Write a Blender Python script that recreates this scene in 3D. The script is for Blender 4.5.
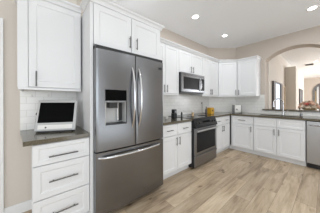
import bpy, bmesh, math, random
from mathutils import Vector, Matrix

random.seed(7)
for o in list(bpy.data.objects):
    bpy.data.objects.remove(o)
SC = bpy.context.scene
COL = SC.collection
PI = math.pi

# ------------------------------------------------------------------ camera
CX, CZ = 2.232, 1.237
YAW, ROLL = 49.075, 0.166
cam_d = bpy.data.cameras.new('camera')
cam_d.sensor_fit = 'HORIZONTAL'
cam_d.sensor_width = 36.0
cam_d.lens = 143.825 * 36.0 / 320.0
cam_d.shift_y = -(106.5 - 101.214) / 320.0
cam_d.clip_start = 0.02
cam = bpy.data.objects.new('camera', cam_d)
COL.objects.link(cam)
cam.matrix_world = (Matrix.Translation((CX, 0, CZ)) @ Matrix.Rotation(math.radians(YAW), 4, 'Z')
                    @ Matrix.Rotation(PI / 2, 4, 'X') @ Matrix.Rotation(math.radians(-ROLL), 4, 'Z'))
SC.camera = cam

# ------------------------------------------------------------------ world, light, exposure
world = bpy.data.worlds.new('world')
SC.world = world
world.use_nodes = True
wb = world.node_tree.nodes['Background']
wb.inputs[0].default_value = (0.93, 0.96, 1.0, 1)
wb.inputs[1].default_value = 1.0
vs = SC.view_settings
vs.view_transform = 'Standard'
vs.look = 'None'
vs.exposure = -0.07
vs.gamma = 1.0
vs.use_curve_mapping = False


def area(name, loc, direction, sx, sy, power, col=(1, 1, 1)):
    d = bpy.data.lights.new(name, 'AREA')
    d.shape = 'RECTANGLE'
    d.size, d.size_y = sx, sy
    d.energy = power
    d.color = col
    o = bpy.data.objects.new(name, d)
    COL.objects.link(o)
    o.location = loc
    o.rotation_euler = Vector(direction).to_track_quat('-Z', 'Y').to_euler()
    return o


# added fill lamps, out of view, for the kitchen side and the far room
area('fill_rear', (2.9, -3.40, 1.45), (0, 1, 0), 3.2, 2.0, 46, (0.84, 0.925, 1.0))
area('fill_side', (5.42, -0.8, 1.45), (-1, 0, 0), 3.4, 2.0, 66, (0.84, 0.925, 1.0))
area('fill_streak', (5.42, 4.10, 1.5), (-1, 0, 0), 0.30, 2.2, 16, (0.86, 0.93, 1.0))  # added strip lamp, meant to streak the refrigerator doors
# added uplight, out of view at right, imitating flash bounced off the ceiling
area('bounce_fill', (4.1, 1.5, 0.40), (-0.15, 0.0, 1), 1.8, 1.8, 33, (0.82, 0.915, 1.0))
area('fill_far_room', (5.40, 10.6, 1.5), (-1, 0, 0), 5.0, 2.0, 265, (0.95, 0.97, 1.0))

# ------------------------------------------------------------------ dimensions
H = 2.78           # ceiling
YB = 4.40          # back wall
CT0, CT1 = 0.876, 0.914
UB, UT = 1.376, 2.285   # wall cabinet box bottom and top
XF = 0.35          # wall cabinet door face
BF = 0.63          # base cabinet door face


# ------------------------------------------------------------------ materials
def nodes_of(name):
    m = bpy.data.materials.new(name)
    m.use_nodes = True
    nt = m.node_tree
    return m, nt, nt.nodes['Principled BSDF']


def mat(name, col, rough=0.5, metal=0.0, spec=0.5, bump=0.0, bscale=60.0, var=0.0, vscale=6.0, coat=0.0, stretch=None):
    m, nt, b = nodes_of(name)
    b.inputs['Base Color'].default_value = (*col, 1)
    b.inputs['Roughness'].default_value = rough
    b.inputs['Metallic'].default_value = metal
    b.inputs['Specular IOR Level'].default_value = spec
    if coat:
        b.inputs['Coat Weight'].default_value = coat
        b.inputs['Coat Roughness'].default_value = 0.05
    if bump or var:
        tc = nt.nodes.new('ShaderNodeTexCoord')
        src = tc.outputs['Object']
        if stretch:
            mp = nt.nodes.new('ShaderNodeMapping')
            mp.inputs['Scale'].default_value = stretch
            nt.links.new(src, mp.inputs[0])
            src = mp.outputs[0]
    if var:
        n = nt.nodes.new('ShaderNodeTexNoise')
        n.inputs['Scale'].default_value = vscale
        n.inputs['Detail'].default_value = 5
        nt.links.new(src, n.inputs[0])
        r = nt.nodes.new('ShaderNodeValToRGB')
        r.color_ramp.elements[0].position = 0.3
        r.color_ramp.elements[1].position = 0.7
        r.color_ramp.elements[0].color = (*[c * (1 - var) for c in col], 1)
        r.color_ramp.elements[1].color = (*[min(1, c * (1 + var)) for c in col], 1)
        nt.links.new(n.outputs[0], r.inputs[0])
        nt.links.new(r.outputs[0], b.inputs['Base Color'])
    if bump:
        n = nt.nodes.new('ShaderNodeTexNoise')
        n.inputs['Scale'].default_value = bscale
        n.inputs['Detail'].default_value = 3
        nt.links.new(src, n.inputs[0])
        bp = nt.nodes.new('ShaderNodeBump')
        bp.inputs['Strength'].default_value = bump
        bp.inputs['Distance'].default_value = 0.004
        nt.links.new(n.outputs[0], bp.inputs['Height'])
        nt.links.new(bp.outputs[0], b.inputs['Normal'])
    return m


def emit(name, col, s):
    m, nt, b = nodes_of(name)
    b.inputs['Base Color'].default_value = (*col, 1)
    b.inputs['Emission Color'].default_value = (*col, 1)
    b.inputs['Emission Strength'].default_value = s
    return m


def tile_mat(name, axis):
    """white subway tile; axis says which horizontal object axis the courses run along"""
    m, nt, b = nodes_of(name)
    tc = nt.nodes.new('ShaderNodeTexCoord')
    sp = nt.nodes.new('ShaderNodeSeparateXYZ')
    nt.links.new(tc.outputs['Object'], sp.inputs[0])
    cb = nt.nodes.new('ShaderNodeCombineXYZ')
    if axis == 'd':
        ad = nt.nodes.new('ShaderNodeMath')
        ad.operation = 'ADD'
        nt.links.new(sp.outputs[0], ad.inputs[0])
        nt.links.new(sp.outputs[1], ad.inputs[1])
        nt.links.new(ad.outputs[0], cb.inputs[0])
    else:
        nt.links.new(sp.outputs[{'x': 0, 'y': 1}[axis]], cb.inputs[0])
    nt.links.new(sp.outputs[2], cb.inputs[1])
    br = nt.nodes.new('ShaderNodeTexBrick')
    br.inputs['Color1'].default_value = (0.90, 0.885, 0.85, 1)
    br.inputs['Color2'].default_value = (0.86, 0.845, 0.81, 1)
    br.inputs['Mortar'].default_value = (0.76, 0.74, 0.70, 1)
    br.inputs['Scale'].default_value = 1.0
    br.inputs['Mortar Size'].default_value = 0.003
    br.inputs['Brick Width'].default_value = 0.152
    br.inputs['Row Height'].default_value = 0.076
    nt.links.new(cb.outputs[0], br.inputs[0])
    nt.links.new(br.outputs[0], b.inputs['Base Color'])
    bp = nt.nodes.new('ShaderNodeBump')
    bp.inputs['Strength'].default_value = 0.3
    bp.inputs['Distance'].default_value = 0.002
    bp.invert = True
    nt.links.new(br.outputs['Fac'], bp.inputs['Height'])
    nt.links.new(bp.outputs[0], b.inputs['Normal'])
    b.inputs['Roughness'].default_value = 0.22
    return m


def floor_mat():
    m, nt, b = nodes_of('wood_plank_floor')
    L = nt.links.new
    tc = nt.nodes.new('ShaderNodeTexCoord')
    sp = nt.nodes.new('ShaderNodeSeparateXYZ')
    L(tc.outputs['Object'], sp.inputs[0])
    cb = nt.nodes.new('ShaderNodeCombineXYZ')     # planks run along y
    L(sp.outputs[1], cb.inputs[0])
    L(sp.outputs[0], cb.inputs[1])
    br = nt.nodes.new('ShaderNodeTexBrick')
    br.offset = 0.37
    br.inputs['Color1'].default_value = (0, 0, 0, 1)
    br.inputs['Color2'].default_value = (1, 1, 1, 1)
    br.inputs['Mortar'].default_value = (0.3, 0.3, 0.3, 1)
    br.inputs['Scale'].default_value = 1.0
    br.inputs['Mortar Size'].default_value = 0.0015
    br.inputs['Brick Width'].default_value = 1.22
    br.inputs['Row Height'].default_value = 0.18
    L(cb.outputs[0], br.inputs[0])
    # each plank gets its own offset into the grain noise
    sc = nt.nodes.new('ShaderNodeVectorMath')
    sc.operation = 'SCALE'
    sc.inputs['Scale'].default_value = 9.0
    L(br.outputs[0], sc.inputs[0])
    ad = nt.nodes.new('ShaderNodeVectorMath')
    ad.operation = 'ADD'
    L(cb.outputs[0], ad.inputs[0])
    L(sc.outputs[0], ad.inputs[1])
    def noise(scale, vec, det, rough, dist=0.0):
        mp = nt.nodes.new('ShaderNodeMapping')
        mp.inputs['Scale'].default_value = vec
        L(ad.outputs[0], mp.inputs[0])
        n = nt.nodes.new('ShaderNodeTexNoise')
        n.inputs['Scale'].default_value = scale
        n.inputs['Detail'].default_value = det
        n.inputs['Roughness'].default_value = rough
        n.inputs['Distortion'].default_value = dist
        L(mp.outputs[0], n.inputs[0])
        return n
    n0 = noise(1.0, (1.1, 5.5, 1.0), 6, 0.6, 0.9)       # broad figure
    n1 = noise(1.0, (3.0, 42.0, 1.0), 6, 0.7, 0.3)      # fine grain
    n2 = noise(1.0, (3.2, 8.0, 1.0), 2, 0.5, 0.2)       # knots
    mixn = nt.nodes.new('ShaderNodeMath')
    mixn.operation = 'MULTIPLY_ADD'
    mixn.inputs[1].default_value = 0.35
    L(n1.outputs[0], mixn.inputs[0])
    m2 = nt.nodes.new('ShaderNodeMath')
    m2.operation = 'MULTIPLY'
    m2.inputs[1].default_value = 0.65
    L(n0.outputs[0], m2.inputs[0])
    L(m2.outputs[0], mixn.inputs[2])
    kn = nt.nodes.new('ShaderNodeMapRange')
    kn.inputs['From Min'].default_value = 0.66
    kn.inputs['From Max'].default_value = 0.80
    kn.inputs['To Min'].default_value = 0.0
    kn.inputs['To Max'].default_value = 0.30
    L(n2.outputs[0], kn.inputs[0])
    sub = nt.nodes.new('ShaderNodeMath')
    sub.operation = 'SUBTRACT'
    L(mixn.outputs[0], sub.inputs[0])
    L(kn.outputs[0], sub.inputs[1])
    ramp = nt.nodes.new('ShaderNodeValToRGB')
    e = ramp.color_ramp.elements
    e[0].position, e[1].position = 0.30, 0.66
    e[0].color = (0.165, 0.11, 0.066, 1)
    e[1].color = (0.63, 0.52, 0.385, 1)
    k = e.new(0.47)
    k.color = (0.45, 0.345, 0.235, 1)
    L(sub.outputs[0], ramp.inputs[0])
    mx = nt.nodes.new('ShaderNodeMix')
    mx.data_type = 'RGBA'
    mx.blend_type = 'MULTIPLY'
    mx.inputs['Factor'].default_value = 1.0
    tone = nt.nodes.new('ShaderNodeValToRGB')
    tone.color_ramp.elements[0].color = (0.82, 0.81, 0.80, 1)
    tone.color_ramp.elements[1].color = (1.17, 1.16, 1.15, 1)
    L(br.outputs[0], tone.inputs[0])
    L(ramp.outputs[0], mx.inputs['A'])
    L(tone.outputs[0], mx.inputs['B'])
    mo = nt.nodes.new('ShaderNodeMix')
    mo.data_type = 'RGBA'
    mo.inputs['B'].default_value = (0.22, 0.16, 0.11, 1)
    L(br.outputs['Fac'], mo.inputs['Factor'])
    L(mx.outputs['Result'], mo.inputs['A'])
    L(mo.outputs['Result'], b.inputs['Base Color'])
    b.inputs['Roughness'].default_value = 0.42
    bp = nt.nodes.new('ShaderNodeBump')
    bp.inputs['Strength'].default_value = 0.12
    bp.inputs['Distance'].default_value = 0.002
    L(n1.outputs[0], bp.inputs['Height'])
    L(bp.outputs[0], b.inputs['Normal'])
    return m


M = {
    'white': mat('white_cabinet_paint', (0.755, 0.757, 0.76), 0.38, var=0.01, vscale=3),
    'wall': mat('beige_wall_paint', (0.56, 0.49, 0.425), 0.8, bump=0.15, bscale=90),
    'wall_lit': mat('lit_beige_wall_paint', (0.67, 0.61, 0.545), 0.8, bump=0.15, bscale=90),  # beige wall paint lightened to carry the stronger light near the door
    'cream': mat('cream_wall_paint', (0.74, 0.69, 0.62), 0.8, bump=0.1, bscale=90),
    'ceil': mat('ceiling_paint', (0.92, 0.925, 0.93), 0.9, bump=0.35, bscale=70),
    'trim': mat('white_trim_paint', (0.85, 0.85, 0.84), 0.4, var=0.01),
    'steel': mat('brushed_stainless', (0.225, 0.229, 0.237), 0.27, 1.0, bump=0.02, bscale=40, stretch=(1, 1, 30)),
    'steel_light': mat('light_stainless', (0.60, 0.60, 0.61), 0.30, 1.0, bump=0.02, bscale=40, stretch=(1, 1, 30)),
    'chrome': mat('polished_steel', (0.58, 0.58, 0.59), 0.2, 1.0, var=0.01),
    'handle': mat('dark_nickel', (0.13, 0.127, 0.124), 0.35, 0.7, var=0.03),
    'black': mat('black_plastic', (0.015, 0.015, 0.016), 0.35, var=0.1),
    'glass_black': mat('black_glass', (0.012, 0.012, 0.013), 0.06, var=0.1),
    'window_black': mat('tinted_black_window', (0.02, 0.02, 0.021), 0.30, spec=0.08, var=0.1),
    'steel_mid': mat('satin_stainless', (0.30, 0.305, 0.315), 0.32, 1.0, bump=0.02, bscale=40, stretch=(1, 1, 30)),
    'steel_dish': mat('dishwasher_stainless', (0.42, 0.425, 0.435), 0.30, 1.0, bump=0.02, bscale=40, stretch=(1, 1, 30)),
    'screen': mat('black_screen', (0.003, 0.003, 0.003), 0.35, spec=0.04, var=0.1),
    'dark': mat('dark_gap', (0.03, 0.03, 0.03), 0.7, var=0.1),
    'grey': mat('grey_plastic', (0.30, 0.30, 0.31), 0.45, var=0.05),
    'silver': mat('silver_plastic', (0.50, 0.50, 0.49), 0.4, var=0.03),
    'granite': mat('dark_granite', (0.115, 0.098, 0.068), 0.12, var=0.35, vscale=90),
    'amber': mat('amber_plastic', (0.60, 0.33, 0.02), 0.35, var=0.1, vscale=20),
    'tan': mat('tan_ceramic', (0.50, 0.36, 0.20), 0.4, var=0.1, vscale=20),
    'porcelain': mat('white_plastic', (0.80, 0.78, 0.74), 0.3, var=0.02),
    'tan_wood': mat('tan_wood_frame', (0.52, 0.40, 0.27), 0.5, var=0.15, vscale=30),
    'frame': mat('dark_wood_frame', (0.07, 0.06, 0.055), 0.45, var=0.2, vscale=20),
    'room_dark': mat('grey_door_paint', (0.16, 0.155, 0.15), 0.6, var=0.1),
    'daylit': emit('daylit_window_pane', (0.62, 0.70, 0.80), 0.85),
    'lamp': emit('lit_lamp', (1.0, 0.97, 0.92), 9.0),
    'petal_peach': mat('peach_petals', (0.90, 0.60, 0.46), 0.6, var=0.2, vscale=15),
    'petal_cream': mat('cream_petals', (0.92, 0.80, 0.67), 0.6, var=0.12, vscale=15),
    'petal_rose': mat('rose_petals', (0.60, 0.19, 0.14), 0.6, var=0.25, vscale=15),
    'leaf': mat('green_leaf', (0.10, 0.18, 0.06), 0.5, var=0.3, vscale=20),
    'door': mat('door_paint', (0.80, 0.79, 0.77), 0.4, var=0.01),
    'tile_y': tile_mat('subway_tile_side', 'y'),
    'tile_x': tile_mat('subway_tile_rear', 'x'),
    'tile_d': tile_mat('subway_tile_corner', 'd'),
    'floor': floor_mat(),
}


# ------------------------------------------------------------------ mesh helpers
def TL(u, v, w):            # left wall: u along y, v out of the wall
    return Vector((v, u, w))


def TB(u, v, w):            # back wall: u along x, v out of the wall
    return Vector((u, YB - v, w))


def TW(x, y, z):
    return Vector((x, y, z))


class MB:
    def __init__(self):
        self.bm = bmesh.new()

    def box(self, T, u0, u1, v0, v1, w0, w1, bev=0.0, seg=2):
        b2 = bmesh.new() if bev else self.bm
        vs_ = [b2.verts.new(T(u, v, w)) for w in (w0, w1) for v in (v0, v1) for u in (u0, u1)]
        fs = [(0, 1, 3, 2), (4, 6, 7, 5), (0, 4, 5, 1), (2, 3, 7, 6), (0, 2, 6, 4), (1, 5, 7, 3)]
        for f in fs:
            b2.faces.new([vs_[i] for i in f])
        if bev:
            bmesh.ops.recalc_face_normals(b2, faces=b2.faces)
            bmesh.ops.bevel(b2, geom=list(b2.edges), offset=bev, segments=seg, affect='EDGES', profile=0.5)
            self.merge(b2)
        return self

    def merge(self, b2):
        me = bpy.data.meshes.new('tmp')
        b2.to_mesh(me)
        b2.free()
        self.bm.from_mesh(me)
        bpy.data.meshes.remove(me)

    def prism(self, pts, z0, z1):
        lo = [self.bm.verts.new((x, y, z0)) for x, y in pts]
        hi = [self.bm.verts.new((x, y, z1)) for x, y in pts]
        self.bm.faces.new(lo[::-1])
        self.bm.faces.new(hi)
        n = len(pts)
        for i in range(n):
            j = (i + 1) % n
            self.bm.faces.new((lo[i], lo[j], hi[j], hi[i]))
        return self

    def loft(self, rings, closed=True, caps=True):
        """rings: list of lists of points, same length"""
        R = [[self.bm.verts.new(p) for p in r] for r in rings]
        n = len(R[0])
        for a, b in zip(R, R[1:]):
            for i in range(n if closed else n - 1):
                j = (i + 1) % n
                self.bm.faces.new((a[i], a[j], b[j], b[i]))
        if caps and closed:
            self.bm.faces.new(R[0][::-1])
            self.bm.faces.new(R[-1])
        return self

    def tube(self, pts, r, n=10):
        pts = [Vector(p) for p in pts]
        rr = r if isinstance(r, (list, tuple)) else [r] * len(pts)
        rings = []
        up = None
        for i, p in enumerate(pts):
            t = (pts[min(i + 1, len(pts) - 1)] - pts[max(i - 1, 0)]).normalized()
            if up is None:
                up = Vector((0, 0, 1)) if abs(t.z) < 0.9 else Vector((1, 0, 0))
            a = t.cross(up).normalized()
            b = a.cross(t).normalized()
            up = b
            rings.append([p + rr[i] * (math.cos(2 * PI * k / n) * a + math.sin(2 * PI * k / n) * b) for k in range(n)])
        return self.loft(rings)

    def lathe(self, c, prof, n=20, sx=1.0, sy=1.0):
        c = Vector(c)
        rings = [[c + Vector((r * sx * math.cos(2 * PI * k / n), r * sy * math.sin(2 * PI * k / n), z)) for k in range(n)] for r, z in prof]
        return self.loft(rings)

    def disc_stack(self, T, u, w, prof, n=20):
        """turned shape whose axis is the outward direction of frame T; prof = [(radius, v)]"""
        rings = [[T(u + r * math.cos(2 * PI * k / n), v, w + r * math.sin(2 * PI * k / n)) for k in range(n)] for r, v in prof]
        return self.loft(rings)

    def front(self, T, u0, u1, w0, w1, v, t=0.02, fr=0.058, raised=True):
        """a cabinet door or drawer front with a routed centre panel"""
        g = 0.002
        u0, u1, w0, w1 = u0 + g, u1 - g, w0 + g, w1 - g
        e = 0.0025
        steps = [(0, v), (0, v + t - e), (e, v + t), (fr, v + t), (fr + 0.006, v + t - 0.006), (fr + 0.012, v + t - 0.007)]
        rings = [[T(u0 + i, vv, w0 + i), T(u1 - i, vv, w0 + i), T(u1 - i, vv, w1 - i), T(u0 + i, vv, w1 - i)] for i, vv in steps]
        return self.loft(rings)

    def pull(self, T, u, w, v, ln, vertical=True, r=0.006):
        off = 0.026
        h = ln / 2
        if vertical:
            a, b = T(u, v + off, w - h), T(u, v + off, w + h)
            posts = [(T(u, v, w - h * .72), T(u, v + off, w - h * .72)), (T(u, v, w + h * .72), T(u, v + off, w + h * .72))]
        else:
            a, b = T(u - h, v + off, w), T(u + h, v + off, w)
            posts = [(T(u - h * .72, v, w), T(u - h * .72, v + off, w)), (T(u + h * .72, v, w), T(u + h * .72, v + off, w))]
        self.tube([a, b], r)
        for p in posts:
            self.tube(p, r * .6, 8)
        return self

    def build(self, name, m, parent=None, smooth=False, angle=None):
        bmesh.ops.recalc_face_normals(self.bm, faces=self.bm.faces)
        me = bpy.data.meshes.new(name)
        if parent is not None:
            wl = Vector(WORLD[parent.name])
            bmesh.ops.translate(self.bm, vec=-wl, verts=self.bm.verts)
        else:
            wl = Vector((0, 0, 0))
        self.bm.to_mesh(me)
        self.bm.free()
        me.materials.append(M[m])
        if smooth:
            me.polygons.foreach_set('use_smooth', [True] * len(me.polygons))
            try:
                me.set_sharp_from_angle(angle=math.radians(angle or 35))
            except Exception:
                pass
        o = bpy.data.objects.new(name, me)
        COL.objects.link(o)
        if parent is not None:
            o.parent = parent
        WORLD[o.name] = tuple(wl)
        return o


WORLD = {}


def tag(o, label, cat, group=None):
    o['label'] = label
    o['category'] = cat
    if group:
        o['group'] = group
    return o


def thing(name, loc, label, cat, group=None):
    o = bpy.data.objects.new(name, None)
    o.empty_display_size = 0.1
    COL.objects.link(o)
    o.location = loc
    WORLD[o.name] = tuple(loc)
    return tag(o, label, cat, group)


def rebase(o):
    """give a one-mesh thing its origin at the middle of its base"""
    me = o.data
    xs = [v.co for v in me.vertices]
    c = Vector(((min(p.x for p in xs) + max(p.x for p in xs)) / 2, (min(p.y for p in xs) + max(p.y for p in xs)) / 2, min(p.z for p in xs)))
    me.transform(Matrix.Translation(-c))
    o.location = c
    return o


def struct(name, mb, m, smooth=False):
    o = mb.build(name, m, None, smooth)
    o['kind'] = 'structure'
    return o


def copy_tree(o, parent=None):
    c = o.copy()
    COL.objects.link(c)
    if parent is not None:
        c.parent = parent
    for ch in list(o.children):
        copy_tree(ch, c)
    return c


# ------------------------------------------------------------------ the room
struct('floor', MB().box(TW, -0.6, 5.7, -3.7, 14.6, -0.1, 0.0), 'floor')
struct('ceiling', MB().box(TW, -0.6, 5.7, -3.7, 14.6, H, H + 0.1), 'ceil')

DOOR0, DOOR1, DOORZ = -1.15, -0.335, 2.025
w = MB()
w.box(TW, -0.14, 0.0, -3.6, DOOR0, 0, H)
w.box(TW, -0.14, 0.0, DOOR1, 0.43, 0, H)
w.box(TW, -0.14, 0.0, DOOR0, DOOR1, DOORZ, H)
struct('wall_left', w, 'wall_lit')
struct('wall_kitchen_left', MB().box(TW, -0.14, 0.0, 0.43, 3.806, 0, H), 'wall')
struct('wall_corner', MB().prism([(0.0, 3.806), (0.518, YB), (0.518, YB + 0.12), (-0.14, YB + 0.12), (-0.14, 3.806)], 0, H), 'wall')

# back wall with an arched pass-through over the sink
AX0, AX1, SILL, WT = 1.219, 2.315, 1.0, 0.30


def arch_z(x):
    c, hw, z0, rise = (AX0 + AX1) / 2, (AX1 - AX0) / 2, 2.27, 0.212
    R = (hw * hw + rise * rise) / (2 * rise)
    return z0 + rise - R + math.sqrt(max(0, R * R - (x - c) ** 2))


w = MB()
w.box(TW, 0.518, AX0, YB, YB + WT, 0, H)
w.box(TW, AX1, 5.5, YB, YB + WT, 0, H)
w.box(TW, AX0, AX1, YB, YB + WT, 0, SILL)
N = 40
rings = []
for i in range(N + 1):
    x = AX0 + (AX1 - AX0) * i / N
    z = arch_z(x)
    rings.append([(x, YB, z), (x, YB + WT, z), (x, YB + WT, H), (x, YB, H)])
w.loft(rings)
struct('wall_back', w, 'wall')

# the part of the family room behind the camera
w = MB()
w.box(TW, -0.14, 1.2, -3.6, -3.46, 0, H).box(TW, 4.6, 5.5, -3.6, -3.46, 0, H)
w.box(TW, 1.2, 4.6, -3.6, -3.46, 0, 0.4).box(TW, 1.2, 4.6, -3.6, -3.46, 2.5, H)
struct('wall_rear', w, 'wall')
w = MB()
w.box(TW, 5.5, 5.64, -3.6, -2.6, 0, H).box(TW, 5.5, 5.64, 1.0, 3.90, 0, H).box(TW, 5.5, 5.64, 4.30, 8.0, 0, H).box(TW, 5.5, 5.64, 13.2, 14.4, 0, H)
w.box(TW, 5.5, 5.64, -2.6, 1.0, 0, 0.4).box(TW, 5.5, 5.64, -2.6, 1.0, 2.5, H)
w.box(TW, 5.5, 5.64, 3.90, 4.30, 0, 0.35).box(TW, 5.5, 5.64, 3.90, 4.30, 2.65, H)  # narrow opening added for the streak lamp
w.box(TW, 5.5, 5.64, 8.0, 13.2, 0, 0.4).box(TW, 5.5, 5.64, 8.0, 13.2, 2.55, H)
struct('wall_right', w, 'wall')

# door at the left edge: leaf and casing
dr = MB()
dr.box(TL, DOOR0 + 0.01, DOOR1 - 0.01, -0.06, -0.02, 0.01, DOORZ - 0.01)
dr.front(TL, DOOR0 + 0.04, DOOR1 - 0.04, 0.1, 0.9, -0.02, 0.008, 0.08)
dr.front(TL, DOOR0 + 0.04, DOOR1 - 0.04, 1.0, 1.95, -0.02, 0.008, 0.08)
struct('door_1', dr, 'door')
cs = MB()
cs.box(TL, DOOR1, -0.252, 0.001, 0.022, 0, 2.11, 0.003)
cs.box(TL, DOOR0 - 0.085, DOOR0, 0.001, 0.022, 0, 2.11, 0.003)
cs.box(TL, DOOR0, DOOR1, 0.001, 0.022, DOORZ, 2.11, 0.003)
struct('trim_1', cs, 'trim')
bb = MB()
bb.box(TL, -0.250, -0.002, 0.001, 0.014, 0, 0.095).box(TL, -0.250, -0.002, 0.001, 0.009, 0.095, 0.108)
struct('baseboard_left', bb, 'trim')

# far room seen through the arch
WX = 1.237
BX1, BY0, BY1, BZ = 1.533, 7.0, 9.63, 2.475
struct('wall_far_side', MB().box(TW, WX - 0.14, WX, YB + WT, 14.2, 0, H), 'cream')
struct('partition', MB().box(TW, WX, BX1, BY0, BY1, 0, BZ, 0.006), 'cream')
w = MB()                      # far wall with an arched opening
FX0, FX1, FY = 1.74, 2.74, 14.2
w.box(TW, WX - 0.14, FX0, FY, FY + 0.16, 0, H).box(TW, FX1, 5.5, FY, FY + 0.16, 0, H)
rings = []
for i in range(31):
    a = PI - PI * i / 30
    x = (FX0 + FX1) / 2 + math.cos(a) * (FX1 - FX0) / 2
    z = 1.85 + math.sin(a) * 0.5
    rings.append([(x, FY, z), (x, FY + 0.16, z), (x, FY + 0.16, H), (x, FY, H)])
w.loft(rings)
struct('wall_far', w, 'wall')
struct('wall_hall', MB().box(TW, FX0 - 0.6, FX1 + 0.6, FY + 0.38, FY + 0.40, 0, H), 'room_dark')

struct('door_2', MB().box(TW, FX0 + .08, FX0 + .18, FY + .33, FY + .375, 0, 2.2), 'trim')
struct('trim_6', MB().box(TW, FX0 - .02, FX0 + .07, FY + .33, FY + .375, 0, 1.9), 'tan')

# tiled splashbacks
struct('trim_2', MB().box(TL, -0.128, 0.423, 0.001, 0.009, CT1 + 0.001, UB + 0.02), 'tile_y')
struct('trim_3', MB().box(TL, 1.394, 3.800, 0.001, 0.009, CT1 + 0.001, UB + 0.02), 'tile_y')
e_ = Vector((0.518, YB - 3.806, 0)).normalized()
n_ = Vector((e_.y, -e_.x, 0))
DL = math.hypot(0.518, YB - 3.806)


def TD(u, v, w_):            # the diagonal corner wall
    p = Vector((0.0, 3.806, 0)) + e_ * u + n_ * v
    return Vector((p.x, p.y, w_))


struct('trim_4', MB().box(TD, 0.006, DL - 0.006, 0.001, 0.009, CT1 + 0.001, UB + 0.02), 'tile_d')
sp = MB()
sp.box(TB, 0.522, AX0 - 0.004, 0.001, 0.009, CT1 + 0.001, UB + 0.02)
sp.box(TB, AX0 - 0.004, 2.66, 0.001, 0.009, CT1 + 0.001, 0.998)
struct('trim_5', sp, 'tile_x')


# ------------------------------------------------------------------ cabinet pieces
def crown_profile():
    return [(a * .75, b * .75) for a, b in [(0.0, 0.0), (0.012, 0.0), (0.014, 0.018), (0.030, 0.045), (0.050, 0.058), (0.054, 0.072), (0.054, 0.080), (0.0, 0.080)]]


def offsets(path):
    """mitre vectors of a plan polyline, pointing to its right-hand side"""
    out = []
    P = [Vector((x, y)) for x, y in path]
    for i in range(len(P)):
        ns = []
        if i > 0:
            d = (P[i] - P[i - 1]).normalized()
            ns.append(Vector((d.y, -d.x)))
        if i < len(P) - 1:
            d = (P[i + 1] - P[i]).normalized()
            ns.append(Vector((d.y, -d.x)))
        if len(ns) == 2:
            s = ns[0] + ns[1]
            out.append(s / (1 + ns[0].dot(ns[1])))
        else:
            out.append(ns[0])
    return out


def clear_ends(path, rings, i0, i1):
    # a hair of clearance between the mouldings of neighbouring cupboards
    if i1 > i0:
        for ring, a, b in ((rings[0], path[i0], path[i0 + 1]), (rings[-1], path[i1], path[i1 - 1])):
            d = (Vector(b) - Vector(a)).normalized() * 0.0012
            for k in range(len(ring)):
                x, y, zz = ring[k]
                ring[k] = (x + d.x, y + d.y, zz)
    return rings


def crown(path, i0, i1, z, parent):
    mv = offsets(path)
    mb = MB()
    rings = []
    for i in range(i0, i1 + 1):
        rings.append([(path[i][0] + mv[i].x * a, path[i][1] + mv[i].y * a, z + b) for a, b in crown_profile()])
    mb.loft(clear_ends(path, rings, i0, i1))
    return mb.build('crown_molding', 'white', parent)


def rail(path, i0, i1, parent):
    mv = offsets(path)
    mb = MB()
    rings = []
    for i in range(i0, i1 + 1):
        rings.append([(path[i][0] + mv[i].x * a, path[i][1] + mv[i].y * a, b) for a, b in
                      [(-0.026, UB - .001), (-0.004, UB - .001), (-0.004, UB - 0.022), (-0.026, UB - 0.022)]])
    mb.loft(clear_ends(path, rings, i0, i1))
    return mb.build('light_rail', 'white', parent)


CR_Z = 2.268


def door(T, parent, u0, u1, w0, w1, v, hu=None, hw=None, hl=0.13, fr=0.058):
    d = MB().front(T, u0, u1, w0, w1, v, 0.02, fr).build('door', 'white', parent)
    if hu is not None:
        MB().pull(T, hu, hw, v + 0.02, hl).build('handle', 'handle', d, True)
    return d


def drawer(T, parent, u0, u1, w0, w1, v, hl=0.13, fr=0.04, hw=None, name='drawer'):
    d = MB().front(T, u0, u1, w0, w1, v, 0.02, fr, raised=(w1 - w0) > 0.2).build(name, 'white', parent)
    if hl:
        MB().pull(T, (u0 + u1) / 2, hw if hw else (w0 + w1) / 2, v + 0.02, hl, False).build('handle', 'handle', d, True)
    return d


# ------------------------------------------------------------------ desk corner at the left
FD = 0.0215   # thickness of fronts plus clearance
t = thing('kitchen_cupboard', (0.17, 0.14, UB), 'white single-door wall cabinet above the small television', 'cabinet')
DK = [(0.002, -0.126), (XF - 0.02, -0.126), (XF - 0.02, 0.411)]
b = MB().box(TL, -0.126, 0.411, 0.011, XF - FD, UB, UT)
b.box(TL, -0.126, -0.053, XF - FD, XF - 0.002, UB, UT)
b.build('cabinet_box', 'white', t)
door(TL, t, -0.051, 0.400, UB + 0.004, CR_Z + .001, XF - 0.02, 0.008, 1.462, 0.15)
dkc = [(0.011, -0.126), (XF, -0.126), (XF, 0.411)]
crown(dkc, 0, 2, CR_Z, t)
rail([(0.011, -0.126), (XF, -0.126), (XF, 0.408)], 0, 2, t)

t = thing('drawer_cabinet', (0.31, 0.2, 0), 'white base cabinet with three stacked drawers under the television', 'cabinet')
MB().box(TL, -0.024, 0.423, 0.011, BF - FD, 0.1, CT0 - 0.002).build('cabinet_box', 'white', t)
MB().box(TL, -0.024, 0.423, 0.011, 0.555, 0.0, 0.0995).build('toe_kick', 'white', t)
for w0, w1, hw in ((0.684, CT0 - 0.008, 0.753), (0.389, 0.68, 0.535), (0.105, 0.385, 0.243)):
    drawer(TL, t, -0.020, 0.422, w0, w1, BF - 0.02, 0.225, 0.05 if hw < .7 else 0.038, hw)

c = MB().prism([(0.002, -0.128), (0.002, 0.423), (0.65, 0.423), (0.65, -0.076)], CT0, CT1)
tag(rebase(c.build('countertop', 'granite')), 'short dark granite countertop under the small television', 'countertop')

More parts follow.
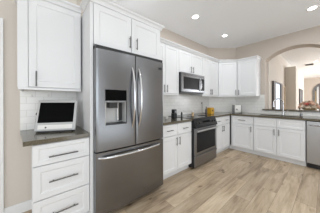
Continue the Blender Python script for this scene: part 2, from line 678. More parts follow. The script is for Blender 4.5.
p = MB().box(TL, 0.4245, 0.4545, 0.011, 0.65, 0.0, CR_Z - .001, 0.0015)
tag(rebase(p.build('side_panel', 'white')), 'tall white side panel on the left of the refrigerator, by the television', 'panel')
p = MB().box(TL, 1.3725, 1.3885, 0.011, 0.64, 0.0, CR_Z - .001, 0.0015)
tag(rebase(p.build('side_panel', 'white')), 'tall white side panel on the right of the refrigerator, mostly hidden by it', 'panel')

t = thing('kitchen_cupboard', (0.3, 0.9, 1.83), 'white two-door cabinet directly above the stainless refrigerator', 'cabinet')
MB().box(TL, 0.4555, 1.372, 0.011, 0.63, 1.83, UT).build('cabinet_box', 'white', t)
door(TL, t, 0.458, 0.904, 1.834, CR_Z + .001, 0.632, 0.876, 1.955, 0.14)
door(TL, t, 0.908, 1.371, 1.834, CR_Z + .001, 0.632, 0.974, 1.955, 0.14)
FR = [(XF + 0.055, 0.4235), (0.6535, 0.4235), (0.6535, 1.3893), (XF + 0.055, 1.3893)]
crown(FR, 0, 3, CR_Z, t)

# ------------------------------------------------------------------ refrigerator
F0, F1 = 0.457, 1.370
FM = 0.909


def fx(y):                       # gently bowed door fronts
    q = (y - (F0 + F1) / 2) / ((F1 - F0) / 2)
    return 0.722 + 0.022 * (1 - q * q)


t = thing('refrigerator', (0.4, 0.9, 0), 'large stainless french-door refrigerator with an ice and water dispenser', 'refrigerator')
b = MB().box(TL, F0 + 0.004, F1 - 0.012, 0.04, 0.600, 0.03, 1.765, 0.004)
b.build('cabinet_body', 'grey', t)
MB().box(TL, F0 + 0.02, F1 - 0.02, 0.1, 0.655, 0.004, 0.0285).build('toe_grille', 'black', t)


def bowed(y0, y1, z0, z1, hole=None, n=14):
    mb = MB()
    ys = [y0 + (y1 - y0) * i / n for i in range(n + 1)]
    zs = [z0, z1]
    if hole:
        ys = sorted(set(ys + [hole[0], hole[1]]))
        zs = [z0, hole[2], hole[3], z1]
    r = 0.008
    cols = []

    def xf(y):
        x = fx(y)
        d = min(y - y0, y1 - y)
        if d < r:
            x -= r - math.sqrt(max(0, r * r - (r - d) ** 2))
        return x
    ys = sorted(set(ys + [y0 + r * .15, y0 + r * .5, y0 + r, y1 - r, y1 - r * .5, y1 - r * .15]))
    grid = [[mb.bm.verts.new((xf(y), y, z)) for z in zs] for y in ys]
    bx = 0.604
    for i in range(len(ys) - 1):
        for j in range(len(zs) - 1):
            if hole and hole[0] - 1e-6 <= ys[i] and ys[i + 1] <= hole[1] + 1e-6 and j == 1:
                continue
            mb.bm.faces.new((grid[i][j], grid[i + 1][j], grid[i + 1][j + 1], grid[i][j + 1]))
    bk = [[mb.bm.verts.new((bx, y, z)) for z in (z0, z1)] for y in ys]
    for i in range(len(ys) - 1):
        mb.bm.faces.new((bk[i][0], bk[i][1], bk[i + 1][1], bk[i + 1][0]))
        mb.bm.faces.new((bk[i][1], grid[i][-1], grid[i + 1][-1], bk[i + 1][1]))
        mb.bm.faces.new((bk[i][0], bk[i + 1][0], grid[i + 1][0], grid[i][0]))
    mb.bm.faces.new([bk[0][0]] + grid[0] + [bk[0][1]])
    mb.bm.faces.new([bk[-1][1]] + grid[-1][::-1] + [bk[-1][0]])
    return mb


DZ0, DZ1 = 0.722, 1.776
HOLE = (0.548, 0.788, 0.985, 1.362)
dl = bowed(F0, FM - 0.003, DZ0, DZ1, HOLE).build('door', 'steel', t, True, 30)
dr_ = bowed(FM + 0.003, F1, DZ0, DZ1).build('door', 'steel', t, True, 30)
fz = bowed(F0, F1, 0.062, 0.708).build('freezer_drawer', 'steel', t, True, 30)
# dispenser: glossy panel above, niche with paddle below
hx = fx(HOLE[0])
MB().box(TL, HOLE[0] + .001, HOLE[1] - .001, 0.665, hx + 0.002, 1.243, HOLE[3] - .001, 0.002).build('control_panel', 'screen', dl)
d = MB()
x_in, x_out = 0.635, hx - 0.002
y0, y1, z0, z1 = HOLE[0] + .001, HOLE[1] - .001, HOLE[2] + .001, 1.240
d.box(TL, y0, y1, x_in - 0.008, x_in, z0, z1)
d.box(TL, y0, y0 + 0.006, x_in, x_out, z0, z1).box(TL, y1 - 0.006, y1, x_in, x_out, z0, z1)
d.box(TL, y0 + .006, y1 - .006, x_in, x_out, z1 - 0.012, z1)
d.build('dispenser_niche', 'silver', dl)
MB().box(TL, y0, y1, 0.64, hx + 0.006, 1.225, 1.243, 0.002).build('trim_strip', 'steel_mid', dl)
MB().box(TL, y0 + .006, y1 - .006, x_in, hx + 0.010, z0, z0 + 0.014, 0.002).build('drip_tray', 'black', dl)
MB().box(TL, y0 + .05, y0 + .14, x_in, x_out - .005, 1.165, 1.228, 0.004).build('ice_chute', 'black', dl)
MB().box(TL, y0 + .158, y0 + .178, x_in + .02, x_in + .03, 1.02, 1.225, 0.003).build('paddle', 'chrome', dl)
MB().box(TL, y0 + .185, y1 - .01, x_in, x_in + .012, 1.01, 1.225, 0.003).build('niche_lining', 'dark', dl)


def bow_handle_v(y, z0, z1, x0):
    pts = []
    for i in range(17):
        q = i / 16
        pts.append((x0 + 0.062 * math.sin(PI * q) ** 0.75, y, z0 + (z1 - z0) * q))
    return MB().tube(pts, [0.010 + 0.007 * math.sin(PI * i / 16) for i in range(17)], 12)


bow_handle_v(FM - 0.045, 0.935, 1.63, fx(FM) - 0.006).build('handle', 'chrome', dl, True)
bow_handle_v(FM + 0.045, 0.935, 1.63, fx(FM) - 0.006).build('handle', 'chrome', dr_, True)
pts = []
for i in range(21):
    q = i / 20
    y = 0.487 + (1.29 - 0.487) * q
    pts.append((fx(y) - 0.004 + 0.055 * math.sin(PI * q) ** 0.35, y, 0.655))
MB().tube(pts, 0.015, 12).build('handle', 'chrome', fz, True)
bd = MB().box(TL, 1.278, 1.334, fx(1.334) + .0005, fx(1.278) + 0.003, 1.672, 1.700).build('badge', 'black', dr_)
bd['label'] = 'small dark nameplate'
MB().box(TL, F0 + 0.002, F0 + 0.09, 0.45, 0.598, 1.7655, 1.795, 0.004).build('hinge_cover', 'black', t)
MB().box(TL, F1 - 0.09, F1 - 0.002, 0.45, 0.598, 1.7655, 1.795, 0.004).build('hinge_cover', 'black', t)
MB().box(TL, F0 + 0.1, F1 - 0.1, 0.10, 0.598, 1.7655, 1.79).box(TL, F0 + .004, F1 - .004, 0.606, 0.712, 1.7765, 1.816).build('top_cover_gap_shade', 'black', t)  # front strip paints the shaded gap above the doors black

# ------------------------------------------------------------------ wall cabinets along the left wall and round the corner
C2 = (0.690, 4.05)
UP = [(XF, 1.3895), (XF, 2.128), (XF, 2.940), (XF, 3.694), C2, (1.128, 4.05), (1.128, YB - 0.011)]
VB = YB - 4.05
t = thing('kitchen_cupboard', (0.17, 1.76, UB), 'white two-door wall cabinet between the refrigerator and the microwave', 'cabinet')
MB().box(TL, 1.3895, 2.127, 0.011, XF - FD, UB, UT).build('cabinet_box', 'white', t)
door(TL, t, 1.392, 1.757, UB + .004, CR_Z + .001, XF - .02, 1.722, 1.462)
door(TL, t, 1.759, 2.126, UB + .004, CR_Z + .001, XF - .02, 1.794, 1.462)
crown(UP, 0, 1, CR_Z, t)
rail(UP, 0, 1, t)

t = thing('kitchen_cupboard', (0.17, 2.53, 1.81), 'short white two-door wall cabinet right above the microwave', 'cabinet')
MB().box(TL, 2.1285, 2.9395, 0.011, XF - FD, 1.81, UT).build('cabinet_box', 'white', t)
door(TL, t, 2.130, 2.533, 1.814, CR_Z + .001, XF - .02, 2.497, 1.90)
door(TL, t, 2.535, 2.938, 1.814, CR_Z + .001, XF - .02, 2.571, 1.90)
crown(UP, 1, 2, CR_Z, t)

t = thing('kitchen_cupboard', (0.17, 3.3, UB), 'white two-door wall cabinet just right of the microwave', 'cabinet')
MB().box(TL, 2.941, 3.690, 0.011, XF - FD, UB, UT).build('cabinet_box', 'white', t)
door(TL, t, 2.943, 3.310, UB + .004, CR_Z + .001, XF - .02, 3.275, 1.462)
door(TL, t, 3.312, 3.690, UB + .004, CR_Z + .001, XF - .02, 3.348, 1.462)
crown(UP, 2, 3, CR_Z, t)
rail(UP, 2, 3, t)

t = thing('kitchen_cupboard', (0.45, 3.95, UB), 'white single-door wall cabinet set diagonally across the corner', 'cabinet')
A = Vector((XF, 3.694))
dv = (Vector(C2) - A)
DLEN = dv.length
dv.normalize()
dn = Vector((dv.y, -dv.x))


def TC(u, v, w_):             # frame of the diagonal cabinet front
    q = A + dv * u + dn * v
    return Vector((q.x, q.y, w_))


q0 = TC(0.004, -FD, 0)
q1 = TC(DLEN - 0.004, -FD, 0)
bk0 = TD(0.03, 0.012, 0)
bk1 = TD(DL - 0.03, 0.012, 0)
MB().prism([(0.012, 3.693), (XF - FD, 3.693), (q0.x, q0.y), (q1.x, q1.y), (C2[0] - 0.001, 4.05 + FD), (C2[0] - 0.001, YB - 0.012), (bk1.x, bk1.y), (bk0.x, bk0.y)], UB, UT).build('cabinet_box', 'white', t)
door(TC, t, 0.012, DLEN - 0.012, UB + .004, CR_Z + .001, -0.02, DLEN - 0.046, 1.462)
crown(UP, 3, 4, CR_Z, t)
rail(UP, 3, 4, t)

t = thing('kitchen_cupboard', (0.9, 4.23, UB), 'narrow white wall cabinet on the back wall beside the arch', 'cabinet')
MB().box(TB, C2[0] + .001, 1.128, 0.011, VB - FD, UB, UT).build('cabinet_box', 'white', t)
door(TB, t, C2[0] + .008, 1.124, UB + .004, CR_Z + .001, VB - .02, C2[0] + .045, 1.462)
crown(UP, 4, 6, CR_Z, t)
rail(UP, 4, 6, t)

# ------------------------------------------------------------------ base cabinets
t = thing('base_cabinet', (0.31, 1.77, 0), 'white base cabinet with two drawers over two doors, between refrigerator and range', 'cabinet')
MB().box(TL, 1.3895, 2.150, 0.011, BF - FD, 0.1, CT0 - .002).build('cabinet_box', 'white', t)
MB().box(TL, 1.3895, 2.150, 0.011, 0.555, 0.0, 0.0995).build('toe_kick', 'white', t)
for u0, u1 in ((1.394, 1.769), (1.771, 2.146)):
    drawer(TL, t, u0, u1, 0.684, CT0 - .008, BF - .02, 0.13, 0.036)
door(TL, t, 1.394, 1.769, 0.105, 0.678, BF - .02, 1.735, 0.585)
door(TL, t, 1.771, 2.146, 0.105, 0.678, BF - .02, 1.805, 0.585)

t = thing('base_cabinet', (0.31, 3.4, 0), 'white base cabinet with two drawers over two doors, right of the range in the corner', 'cabinet')
MB().box(TL, 2.946, 3.765, 0.011, BF - FD, 0.1, CT0 - .002).build('cabinet_box', 'white', t)
MB().box(TL, 2.946, 3.790, 0.011, 0.555, 0.0, 0.0995).box(TL, 3.79, 3.840, 0.10, 0.555, 0.0, 0.0995).build('toe_kick', 'white', t)
for u0, u1 in ((2.950, 3.344), (3.346, 3.738)):
    drawer(TL, t, u0, u1, 0.684, CT0 - .008, BF - .02, 0.12, 0.036)
door(TL, t, 2.950, 3.344, 0.105, 0.678, BF - .02, 3.308, 0.585)
door(TL, t, 3.346, 3.738, 0.105, 0.678, BF - .02, 3.382, 0.585)

t = thing('base_cabinet', (0.89, 4.1, 0), 'white base cabinet with one drawer over one door, left of the sink', 'cabinet')
MB().box(TB, 0.640, 1.140, 0.011, BF - FD, 0.1, CT0 - .002).build('cabinet_box', 'white', t)
MB().box(TB, 0.5575, 1.140, 0.011, 0.555, 0.0, 0.0995).build('toe_kick', 'white', t)
drawer(TB, t, 0.672, 1.138, 0.684, CT0 - .008, BF - .02, 0.15, 0.036)
door(TB, t, 0.672, 1.138, 0.105, 0.678, BF - .02, 1.100, 0.585)

t = thing('base_cabinet', (1.56, 4.1, 0), 'white base cabinet with two doors and blank top panels below the sink', 'cabinet')
sb = MB()
sb.box(TB, 1.142, 1.986, 0.011, BF - FD, 0.1, 0.62)
sb.box(TB, 1.142, 1.160, 0.011, BF - FD, 0.62, CT0 - .002).box(TB, 1.968, 1.986, 0.011, BF - FD, 0.62, CT0 - .002)
sb.box(TB, 1.160, 1.968, BF - FD - 0.018, BF - FD, 0.62, CT0 - .002)
sb.build('cabinet_box', 'white', t)
MB().box(TB, 1.142, 1.986, 0.011, 0.555, 0.0, 0.0995).build('toe_kick', 'white', t)
for u0, u1 in ((1.146, 1.563), (1.565, 1.982)):
    drawer(TB, t, u0, u1, 0.684, CT0 - .008, BF - .02, 0, 0.036, name='false_front')
door(TB, t, 1.146, 1.563, 0.105, 0.678, BF - .02, 1.525, 0.585)
door(TB, t, 1.565, 1.982, 0.105, 0.678, BF - .02, 1.603, 0.585)

p = MB().box(TB, 2.602, 2.64, 0.011, BF - .005, 0, CT0 - .002)
tag(rebase(p.build('end_panel', 'white')), 'white end panel closing the run right of the dishwasher', 'panel')

# worktops
c = MB().box(TL, 1.3905, 2.151, 0.002, 0.65, CT0, CT1, 0.003)
tag(rebase(c.build('countertop', 'granite')), 'dark granite countertop between the refrigerator and the range', 'countertop')
SX0, SX1, SY0, SY1 = 1.225, 1.935, 3.83, 4.12
c = MB()
c.prism([(0.002, 2.946), (0.65, 2.946), (0.65, 3.75), (SX0, 3.75), (SX0, YB - .002), (0.523, YB - .002), (0.002, 3.803)], CT0, CT1)
c.box(TW, SX0, SX1, 3.75, SY0, CT0, CT1).box(TW, SX0, SX1, SY1, YB - .002, CT0, CT1)
c.box(TW, SX1, 2.66, 3.75, YB - .002, CT0, CT1)
tag(rebase(c.build('countertop', 'granite')), 'long dark granite countertop turning the corner and running past the sink', 'countertop')

# sink, faucet, soap pump
t = thing('kitchen_sink', (1.58, 3.975, 0.66), 'undermount stainless sink set in the dark counter below the arch', 'sink')
s = MB()
g = 0.002
s.box(TW, SX0 - .008, SX1 + .008, SY0 - .008, SY1 + .008, 0.660, 0.668)
for (a0, a1, b0, b1) in ((SX0 - .01, SX0 - .001, SY0 - .01, SY1 + .01), (SX1 + .001, SX1 + .01, SY0 - .01, SY1 + .01),
                         (SX0 - .001, SX1 + .001, SY0 - .01, SY0 - .001), (SX0 - .001, SX1 + .001, SY1 + .001, SY1 + .01)):
    s.box(TW, a0, a1, b0, b1, 0.668, CT0 - .001)
s.build('basin', 'steel', t)
MB().lathe((1.58, 3.975, 0.6685), [(0.045, 0), (0.045, .003), (0.03, .004), (0.03, .001)], 20).build('drain', 'chrome', t, True)

t = thing('kitchen_faucet', (1.607, 4.18, CT1 + .001), 'chrome gooseneck kitchen faucet standing behind the sink', 'faucet')
fb = Vector((1.607, 4.18, CT1 + .001))
MB().lathe(fb, [(0.028, 0), (0.028, .006), (0.022, .012), (0.019, .05), (0.019, .10), (0.015, .108)], 20).build('base', 'chrome', t, True)
fd = Vector((-0.72, -0.69, 0)).normalized()
pts = [fb + Vector((0, 0, .10)), fb + Vector((0, 0, .25))]
R_ = 0.10
for i in range(1, 15):
    a = PI * i / 14 * 1.0
    pts.append(fb + Vector((0, 0, .27)) + fd * (R_ - R_ * math.cos(a)) + Vector((0, 0, R_ * math.sin(a))))
pts.append(pts[-1] + Vector((0, 0, -.03)))
MB().tube(pts, 0.0115, 12).build('spout', 'chrome', t, True)
MB().tube([pts[-1] + Vector((0, 0, .001)), pts[-1] + Vector((0, 0, -.055))], [0.0155, 0.0175], 14).build('spray_head', 'chrome', t, True)
MB().tube([fb + Vector((0.018, 0, .075)), fb + Vector((0.04, 0, .078)), fb + Vector((0.085, -.01, .115))], [0.010, 0.009, 0.006], 10).build('lever', 'chrome', t, True)

t = thing('soap_dispenser', (1.895, 4.17, CT1 + .001), 'small dark soap pump on the counter right of the faucet', 'soap dispenser')
q = (1.895, 4.17, CT1 + .001)
MB().lathe(q, [(0.02, 0), (0.02, .05), (0.013, .06), (0.013, .066)], 16).build('base', 'steel', t, True)
MB().tube([Vector(q) + Vector((0, 0, .066)), Vector(q) + Vector((0, 0, .09)), Vector(q) + Vector((-.03, -.03, .095))], 0.006, 8).build('spout', 'handle', t, True)

# stone ledge of the pass-through
l = MB().prism([(AX0 - .05, YB - .002), (AX0 - .05, YB - .04), (AX1 + .05, YB - .04), (AX1 + .05, YB - .002), (AX1 - .002, YB - .002), (AX1 - .002, YB + WT + .10), (WX + .02, YB + WT + .10), (WX + .02, YB + WT + .002), (AX0 + .002, YB + WT + .002), (AX0 + .002, YB - .002)], SILL + .001, SILL + .033)
tag(rebase(l.build('stone_ledge', 'granite')), 'raised dark granite ledge along the bottom of the arched opening', 'ledge')

# ------------------------------------------------------------------ range
R0, R1 = 2.157, 2.940
t = thing('range', (0.33, 2.55, 0), 'slide-in stainless electric range with black glass top and front controls', 'range')
b = MB().box(TL, R0, R1, 0.012, 0.640, 0.03, 0.895).box(TL, R0, R1, 0.640, 0.676, 0.03, 0.7405)
for yy in (R0 + .05, R1 - .05):
    for xx in (0.08, 0.55):
        b.box(TL, yy - .02, yy + .02, xx - .02, xx + .02, 0.0, 0.03)
b.build('body', 'black', t)
ck = MB().box(TL, R0 - .001, R1 + .001, 0.012, 0.655, 0.8955, 0.921, 0.003).build('cooktop', 'glass_black', t)
for (xx, yy, rr) in ((0.20, 2.35, .085), (0.20, 2.75, .075), (0.47, 2.35, .095), (0.47, 2.75, .105)):
    MB().lathe((xx, yy, 0.9212), [(rr, 0), (rr, .0006), (rr - .006, .0006), (rr - .006, 0)], 28).build('burner_ring', 'grey', ck)
# sloping control panel
cp = MB()
prof = [(0.642, 0.8945), (0.662, 0.8945), (0.712, 0.765), (0.712, 0.7425), (0.642, 0.7425)]
cp.loft([[TL(R0 + .001, v, w_) for v, w_ in prof], [TL(R1 - .001, v, w_) for v, w_ in prof]])
cpo = cp.build('control_panel', 'window_black', t)
nd = Vector((0.1295, 0, 0.05)).normalized()
for yy in (2.235, 2.32, 2.78, 2.865):
    c0 = Vector((0.687, yy, 0.829))
    MB().tube([c0, c0 + nd * 0.022], [0.018, 0.015], 16).build('knob', 'black', cpo, True)
MB().box(TL, 2.43, 2.67, 0.676, 0.6905, 0.80, 0.856).build('display', 'screen', cpo)
od = MB().box(TL, R0 + .002, R1 - .002, 0.677, 0.692, 0.248, 0.738, 0.004).build('oven_door', 'steel_mid', t)
MB().box(TL, R0 + .065, R1 - .065, 0.6905, 0.6945, 0.295, 0.655, 0.001).build('oven_window', 'window_black', od)
hb = MB().tube([(0.735, R0 + .03, 0.693), (0.735, R1 - .03, 0.693)], 0.013, 12)
for yy in (R0 + .07, R1 - .07):
    hb.tube([(0.69, yy, 0.693), (0.735, yy, 0.693)], 0.010, 10)
hb.build('handle', 'steel_light', od, True)
dw = MB().box(TL, R0 + .002, R1 - .002, 0.677, 0.692, 0.035, 0.240, 0.004)
dw.box(TL, R0 + .002, R1 - .002, 0.690, 0.704, 0.200, 0.236, 0.005)
dw.build('storage_drawer', 'steel_mid', t)

# ------------------------------------------------------------------ microwave
t = thing('microwave', (0.2, 2.53, 1.40), 'stainless over-the-range microwave mounted under the short wall cabinet', 'microwave')
W0, W1, Z0, Z1 = 2.131, 2.937, 1.405, 1.807
MB().box(TL, W0, W1, 0.011, 0.388, Z0 + .012, Z1, 0.002).build('body', 'black', t)
MB().box(TL, W0 + .01, W1 - .01, 0.03, 0.380, Z0, Z0 + .0115).build('vent_base', 'black', t)
md = MB().box(TL, W0, 2.765, 0.389, 0.412, Z0 + .02, Z1 - .042, 0.004).build('door', 'steel', t)
MB().box(TL, W0 + .06, 2.735, 0.4105, 0.415, Z0 + .075, Z1 - .085, 0.002).build('window', 'window_black', md)
MB().box(TL, W0, W1, 0.389, 0.408, Z1 - .040, Z1, 0.004).build('top_grille', 'steel', t)
mp_ = MB().box(TL, 2.768, W1, 0.389, 0.412, Z0 + .02, Z1 - .042, 0.004).build('control_panel', 'steel', t)
MB().box(TL, 2.785, W1 - .018, 0.4105, 0.4135, Z0 + .06, Z1 - .075, 0.001).build('keypad', 'window_black', mp_)
pts = [(0.408 + 0.045 * math.sin(PI * i / 12) ** .5, 2.742, Z0 + .05 + (Z1 - Z0 - .12) * i / 12) for i in range(13)]
MB().tube(pts, 0.010, 10).build('handle', 'chrome', md, True)

# ------------------------------------------------------------------ dishwasher
t = thing('dishwasher', (2.29, 4.1, 0), 'stainless dishwasher under the counter at the right edge', 'dishwasher')
D0, D1 = 1.990, 2.598
MB().box(TB, D0 + .002, D1 - .002, 0.03, 0.595, 0.1, CT0 - .006).build('tub_body', 'dark', t)
dd = MB().box(TB, D0 + .006, D1 - .006, 0.597, 0.648, 0.105, 0.862, 0.006).build('door', 'steel_dish', t)
hb = MB()
ptsd = [TB(D0 + .05 + (D1 - D0 - .1) * i / 16, 0.646 + .045 * math.sin(PI * i / 16) ** .4, 0.795) for i in range(17)]
hb.tube(ptsd, 0.011, 12)
hb.build('handle', 'chrome', dd, True)
MB().box(TB, D0 + .006, D1 - .006, 0.40, 0.560, 0.002, 0.0985).build('kickplate', 'black', t)

# ------------------------------------------------------------------ television on the desk
tvp = Vector((0.362, 0.160, CT1 + .001))
t = thing('television', tvp, 'small silver television with black screen leaning back on the short counter', 'television')
yaw = math.radians(-26)
lean = math.radians(17)
RM = Matrix.Rotation(yaw, 3, 'Z') @ Matrix.Rotation(-lean, 3, 'Y')


def TT(u, v, w_):            # u to the right along the screen, v out of the screen, w up
    return tvp + RM @ Vector((v, u, w_))


def TT0(u, v, w_):
    return tvp + Matrix.Rotation(yaw, 3, 'Z') @ Vector((v, u, w_))


hw_ = 0.188
cb_ = MB()
cb_.box(TT, -hw_, hw_, -0.03, 0.02, 0.012, 0.348, 0.010, 3)
cab = cb_.build('case', 'silver', t, True)
MB().box(TT, -hw_ + .022, hw_ - .026, 0.0195, 0.0225, 0.098, 0.318, 0.002).build('screen', 'screen', t)
MB().box(TT, -hw_ + .03, hw_ - .03, 0.0195, 0.0225, 0.030, 0.074, 0.001).build('speaker_grille', 'porcelain', t)
MB().disc_stack(TT, -0.085, 0.047, [(0.008, 0.0226), (0.008, 0.026), (0.006, 0.0265)], 14).build('power_button', 'black', t)
MB().box(TT, -0.12, 0.12, -0.09, -0.0305, 0.06, 0.27, 0.012).build('rear_housing', 'silver', t)
MB().box(TT0, -0.16, 0.16, -0.09, 0.025, 0.0, 0.012, 0.003).build('foot', 'dark', t)
MB().tube([TT(-hw_ - .001, -.01, .20), TT(-hw_ - .012, -.01, .20)], 0.016, 12).build('side_knob', 'black', t)
MB().tube([TT(-hw_ - .006, -.01, .20), TT(-hw_ - .012, -.02, .12), TT(-hw_ - .006, -.03, .05), TT(-.15, -.06, .03)], 0.004, 8).build('cable', 'black', t)


def hook(y, label):
    t = thing('tile_hook', (0.010, y, 1.30), label, 'hook', 'hooks on the splashback')
    MB().box(TL, y - .008, y + .008, 0.0092, 0.013, 1.295, 1.325, 0.001).build('plate', 'porcelain', t)
    MB().tube([(0.013, y, 1.305), (0.028, y, 1.298), (0.030, y, 1.31)], 0.004, 8).build('hook_arm', 'porcelain', t, True)


hook(-0.03, 'small white hook on the tile nearer the open wall end, below the desk wall cabinet')
hook(0.12, 'small white hook on the tile above the middle of the television')

# ------------------------------------------------------------------ small things on the counters
zc = CT1 + .001
t = thing('coffee_grinder', (0.40, 1.93, zc), 'black upright coffee grinder on the counter left of the range', 'coffee grinder')
MB().box(TL, 1.892, 1.968, 0.36, 0.44, zc, zc + .10, 0.006).build('base', 'black', t)
MB().box(TL, 1.896, 1.964, 0.364, 0.436, zc + .1005, zc + .172, 0.008).build('hopper', 'black', t)
MB().box(TL, 1.912, 1.948, 0.4365, 0.440, zc + .112, zc + .15).build('label_plate', 'grey', t)
t = thing('pepper_mill', (0.48, 2.05, zc), 'slim black pepper mill on the counter close to the range', 'pepper mill')
MB().lathe((0.48, 2.05, zc), [(0.020, 0), (0.020, .02), (0.012, .05), (0.016, .085)], 16).build('body', 'black', t, True)
MB().lathe((0.48, 2.05, zc + .0855), [(0.016, 0), (0.017, .015), (0.008, .035), (0.003, .04)], 16).build('top', 'black', t, True)
t = thing('cup', (0.33, 1.80, zc), 'small white cup on the counter beside the black grinder', 'cup')
MB().lathe((0.33, 1.80, zc), [(0.022, 0), (0.032, .045), (0.028, .045), (0.02, .006)], 18).build('bowl', 'porcelain', t, True)
MB().tube([(0.33, 1.831, zc + .036), (0.33, 1.848, zc + .03), (0.33, 1.846, zc + .016), (0.33, 1.826, zc + .014)], 0.004, 8).build('handle', 'porcelain', t, True)
zr = 0.922
t = thing('spice_jar', (0.42, 2.47, zr), 'small tan lidded jar standing on the black cooktop', 'jar')
MB().lathe((0.42, 2.47, zr), [(0.024, 0), (0.026, .02), (0.026, .075), (0.020, .085)], 18).build('jar_body', 'tan', t, True)
MB().lathe((0.42, 2.47, zr + .0855), [(0.022, 0), (0.022, .02), (0.012, .025)], 18).build('lid', 'porcelain', t, True)

t = thing('canister', (0.335, 3.32, zc), 'amber yellow box-shaped canister on the counter right of the range', 'canister')
MB().box(TL, 3.245, 3.395, 0.27, 0.40, zc, zc + .135, 0.012, 3).build('container', 'amber', t)
MB().box(TL, 3.25, 3.39, 0.275, 0.395, zc + .1355, zc + .16, 0.008).build('lid', 'amber', t)
MB().disc_stack(TL, 3.30, zc + .09, [(0.02, 0.4005), (0.02, 0.408), (0.015, 0.410)], 16).build('dial', 'frame', t)
t = thing('bottle', (0.31, 3.165, zc), 'dark slender bottle standing between range and amber canister', 'bottle')
MB().lathe((0.31, 3.165, zc), [(0.022, 0), (0.024, .01), (0.024, .11), (0.010, .14), (0.010, .165)], 16).build('bottle_body', 'frame', t, True)
MB().lathe((0.31, 3.165, zc + .1655), [(0.012, 0), (0.012, .018), (0.008, .02)], 14).build('stopper', 'black', t, True)
t = thing('power_outlet', (0.010, 3.42, 1.12), 'wall outlet with a black cord on the tile right of the microwave', 'outlet')
MB().box(TL, 3.385, 3.455, 0.0092, 0.014, 1.10, 1.215, 0.002).build('plate', 'porcelain', t)
MB().box(TL, 3.408, 3.432, 0.0142, 0.035, 1.17, 1.20, 0.003).build('plug', 'black', t)
MB().tube([(0.03, 3.42, 1.17), (0.035, 3.42, 1.08), (0.03, 3.415, 1.0), (0.05, 3.40, 0.93), (0.10, 3.40, zc + .005), (0.2, 3.36, zc + .005), (0.26, 3.34, zc + .005)], 0.004, 8).build('cord', 'black', t)

tp = Vector((0.672, 4.075, zc))
t = thing('toaster', tp, 'small cream-white toaster with dark end trims in the counter corner', 'toaster')
ty = math.radians(47)
RT = Matrix.Rotation(ty, 3, 'Z')


def TO(u, v, w_):
    return tp + RT @ Vector((u, -v, w_))


MB().box(TO, -0.085, 0.085, -0.07, 0.07, 0.012, 0.212, 0.022, 4).build('shell', 'porcelain', t, True)
for s_ in (-1, 1):
    a, b2 = sorted((s_ * 0.0855, s_ * 0.096))
    MB().box(TO, a, b2, -0.072, 0.072, 0.0, 0.212, 0.005, 3).build('end_trim', 'grey', t, True)
MB().disc_stack(TO, -0.04, 0.10, [(0.022, 0.0702), (0.022, 0.084), (0.017, 0.087)], 18).build('dial', 'grey', t, True)
MB().box(TO, -0.07, 0.07, -0.035, -0.015, 0.2125, 0.214).box(TO, -0.07, 0.07, 0.015, 0.035, 0.2125, 0.214).build('slots', 'dark', t)

# ------------------------------------------------------------------ flowers on the ledge
zl = SILL + .034
fc = Vector((1.985, 4.56, zl))
t = thing('flower_arrangement', fc, 'low arrangement of peach, cream and rose flowers on the stone ledge', 'flowers')
MB().lathe(fc, [(0.05, 0), (0.07, .005), (0.095, .035), (0.09, .036), (0.06, .01)], 24, 1.3, 0.7).build('dish', 'tan', t, True)


def bloom(c, r, m):
    mb = MB()
    ax = (c - (fc + Vector((0, 0, .0)))).normalized()
    q = ax.to_track_quat('Z', 'Y')
    for ring, (cnt, rad, tilt, ln) in enumerate(((4, .12, 0.15, .55), (6, .30, 0.55, .75), (8, .48, 1.0, .8))):
        for k in range(cnt):
            a = 2 * PI * (k + .5 * ring + random.uniform(-.1, .1)) / cnt
            rows = []
            for i in range(4):
                f = i / 3
                out = rad + math.sin(tilt) * ln * f + (0.12 * f * f)
                up = -0.35 + math.cos(tilt) * ln * 1.35 * math.sin(f * 1.5)
                wd = 0.34 * math.sin(PI * (0.22 + 0.62 * f))
                pr = []
                for j in (-1, 0, 1):
                    p = Vector((out - 0.10 * abs(j), j * wd, up + 0.06 * abs(j)))
                    p = Matrix.Rotation(a, 3, 'Z') @ p
                    pr.append(c + q @ (p * r))
                rows.append(pr)
            V = [[mb.bm.verts.new(p) for p in row] for row in rows]
            for i in range(3):
                for j in range(2):
                    mb.bm.faces.new((V[i][j], V[i][j + 1], V[i + 1][j + 1], V[i + 1][j]))
    mb.lathe(c - ax * r * .15, [(r * .1, -r * .5), (r * .45, -r * .25), (r * .5, 0), (r * .3, r * .3)], 10)
    return mb.build('bloom', m, t, True, 60)


spots = [(-.118, -.02, .050, .042, 'petal_peach'), (-.06, -.05, .055, .045, 'petal_cream'), (0, -.05, .060, .046, 'petal_cream'),
         (.06, -.045, .055, .042, 'petal_cream'), (.115, -.02, .050, .040, 'petal_peach'), (-.085, .0, .098, .043, 'petal_peach'),
         (-.03, -.01, .118, .048, 'petal_cream'), (.03, .0, .122, .045, 'petal_peach'), (.085, .01, .098, .042, 'petal_cream'),
         (0, .05, .10, .045, 'petal_peach'), (-.08, .05, .06, .042, 'petal_cream'), (.08, .05, .06, .042, 'petal_peach'),
         (-.02, -.065, .09, .035, 'petal_rose'), (.045, -.055, .093, .036, 'petal_peach')]
for dx, dy, dz, r, m in spots:
    bloom(fc + Vector((dx * 1.15, dy * 1.15, dz * 1.4)), r * 1.35, m)
for k in range(7):
    a = 2 * PI * k / 7 + .3
    c = fc + Vector((math.cos(a) * .09, math.sin(a) * .05, .045))
    dvec = Vector((math.cos(a), math.sin(a) * .7, .15)).normalized()
    sd = dvec.cross(Vector((0, 0, 1))).normalized()
    mb = MB()
    rows = [[c + dvec * (.075 * f) + sd * s2 * wd + Vector((0, 0, -.008 * abs(s2) - .02 * f * f)) for s2 in (-1, 0, 1)] for f, wd in ((0, .004), (.35, .018), (.7, .015), (1, .002))]
    mb.loft(rows, closed=False)
    mb.build('leaf', 'leaf', t, True, 60)

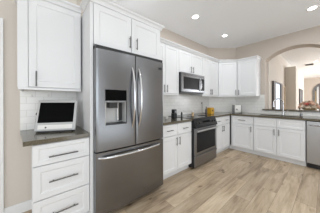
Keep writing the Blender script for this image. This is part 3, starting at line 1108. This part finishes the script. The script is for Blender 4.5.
# ------------------------------------------------------------------ far-room furnishings
def framed(name, T, u0, u1, w0, w1, v, label, cat, fm, inner, fw=0.06, dp=0.035, ft=0.06):
    t = thing(name, T((u0 + u1) / 2, v, w0), label, cat)
    f = MB()
    f.box(T, u0, u0 + fw, v, v + dp, w0, w1, .004).box(T, u1 - fw, u1, v, v + dp, w0, w1, .004)
    f.box(T, u0 + fw, u1 - fw, v, v + dp, w0, w0 + ft, .004).box(T, u0 + fw, u1 - fw, v, v + dp, w1 - ft, w1, .004)
    f.build('frame', fm, t)
    MB().box(T, u0 + fw, u1 - fw, v, v + dp * .4, w0 + ft, w1 - ft).build('pane' if inner == 'daylit' else 'picture', inner, t)
    return t


def TF(u, v, w_):            # cream side wall of the far room
    return Vector((WX + v, u, w_))


def TP(u, v, w_):            # right face of the partition
    return Vector((BX1 + v, u, w_))


framed('tall_window', TF, 5.02, 6.20, 0.75, 1.80, 0.002, 'tall bright window with dark side frames in the cream wall beyond the arch', 'window', 'frame', 'daylit', 0.23, 0.05, 0.04)
framed('framed_picture', TF, 6.30, 6.82, 0.80, 1.76, 0.002, 'tan-framed panel on the cream wall, further in beside the partition', 'picture', 'tan_wood', 'cream', 0.14, 0.04)
framed('framed_picture', TP, 7.87, 8.95, 0.9, 1.72, 0.002, 'dark-framed picture on the white side of the partition', 'picture', 'frame', 'grey', 0.30, 0.03)
# panelled door standing in the hallway behind the far opening
t = thing('archway_frame', ((FX0 + FX1) / 2, FY, 0), 'dark arched door surround in the far wall beyond the flowers', 'door surround')
rings = []
for i in range(31):
    a = PI - PI * i / 30
    cx_, hw2 = (FX0 + FX1) / 2, (FX1 - FX0) / 2
    p0 = (cx_ + math.cos(a) * (hw2 + .10), 1.85 + math.sin(a) * .60)
    p1 = (cx_ + math.cos(a) * (hw2 - .02), 1.85 + math.sin(a) * .48)
    rings.append([(p0[0], FY - .03, p0[1]), (p1[0], FY - .03, p1[1]), (p1[0], FY - .002, p1[1]), (p0[0], FY - .002, p0[1])])
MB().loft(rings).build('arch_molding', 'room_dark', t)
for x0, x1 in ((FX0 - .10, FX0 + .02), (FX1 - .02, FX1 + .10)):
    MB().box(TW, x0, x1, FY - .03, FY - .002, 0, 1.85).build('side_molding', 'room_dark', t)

# ------------------------------------------------------------------ ceiling lights and vent
def downlight(loc, label, power=4.6):
    t = thing('ceiling_light', loc, label, 'ceiling light', 'recessed ceiling lights')
    x, y, z = loc
    n = 28
    rings = []
    for r, dz in ((0.080, -.0005), (0.078, -.006), (0.064, -.009), (0.054, -.004), (0.054, -.0005)):
        rings.append([(x + r * math.cos(2 * PI * k / n), y + r * math.sin(2 * PI * k / n), z + dz) for k in range(n)])
    mb = MB()
    mb.loft(rings, caps=False)
    mb.build('trim_ring', 'trim', t, True)
    MB().lathe((x, y, z - .0035), [(0.0535, 0), (0.0535, .003)], n).build('lamp_lens', 'lamp', t)
    d = bpy.data.lights.new('lamp_light', 'AREA')
    d.shape = 'DISK'
    d.size = 0.10
    d.energy = power
    d.color = (0.91, 0.955, 1.0)
    o = bpy.data.objects.new('lamp_light', d)
    COL.objects.link(o)
    o.parent = t
    o.location = (0, 0, -.012)
    return t


downlight((0.674, 2.216, H), 'recessed ceiling light above the counter between refrigerator and range', 3.2)
downlight((0.672, 3.374, H), 'recessed ceiling light nearest the diagonal corner cabinet', 3.2)
downlight((2.088, 3.486, H), 'recessed ceiling light in front of the arch at the right edge', 7.5)
downlight((1.979, 8.30, H), 'round ceiling light in the far room, the nearer one just beyond the arch', 3)

downlight((1.95, 11.7, H), 'round ceiling light in the far room, farther from the arch than the other', 3)
for lx, ly, lab in ((2.088, 2.216, 'recessed ceiling light behind the one by the arch, in the middle of the kitchen'),
                    (2.088, 0.95, 'recessed ceiling light right above the camera side of the kitchen'),
                    (0.674, 1.00, 'recessed ceiling light in front of the refrigerator'),
                    (3.5, 2.216, 'recessed ceiling light over the family room side'),
                    (3.5, 0.2, 'recessed ceiling light farthest from the kitchen corner')):
    downlight((lx, ly, H), lab)

t = thing('ceiling_vent', (1.745, 8.75, H), 'dark slotted ceiling vent in the far room beyond the arch', 'vent')
v = MB()
vx, vy = 1.77, 8.80
v.box(TW, vx - .13, vx + .13, vy - .16, vy + .16, H - .012, H - .001, 0.003)
v.build('vent_frame', 'grey', t)
sl = MB()
for k in range(7):
    sl.box(TW, vx - .105, vx + .105, vy - .145 + k * .045, vy - .12 + k * .045, H - .016, H - .0125)
sl.build('louvers', 'dark', t)
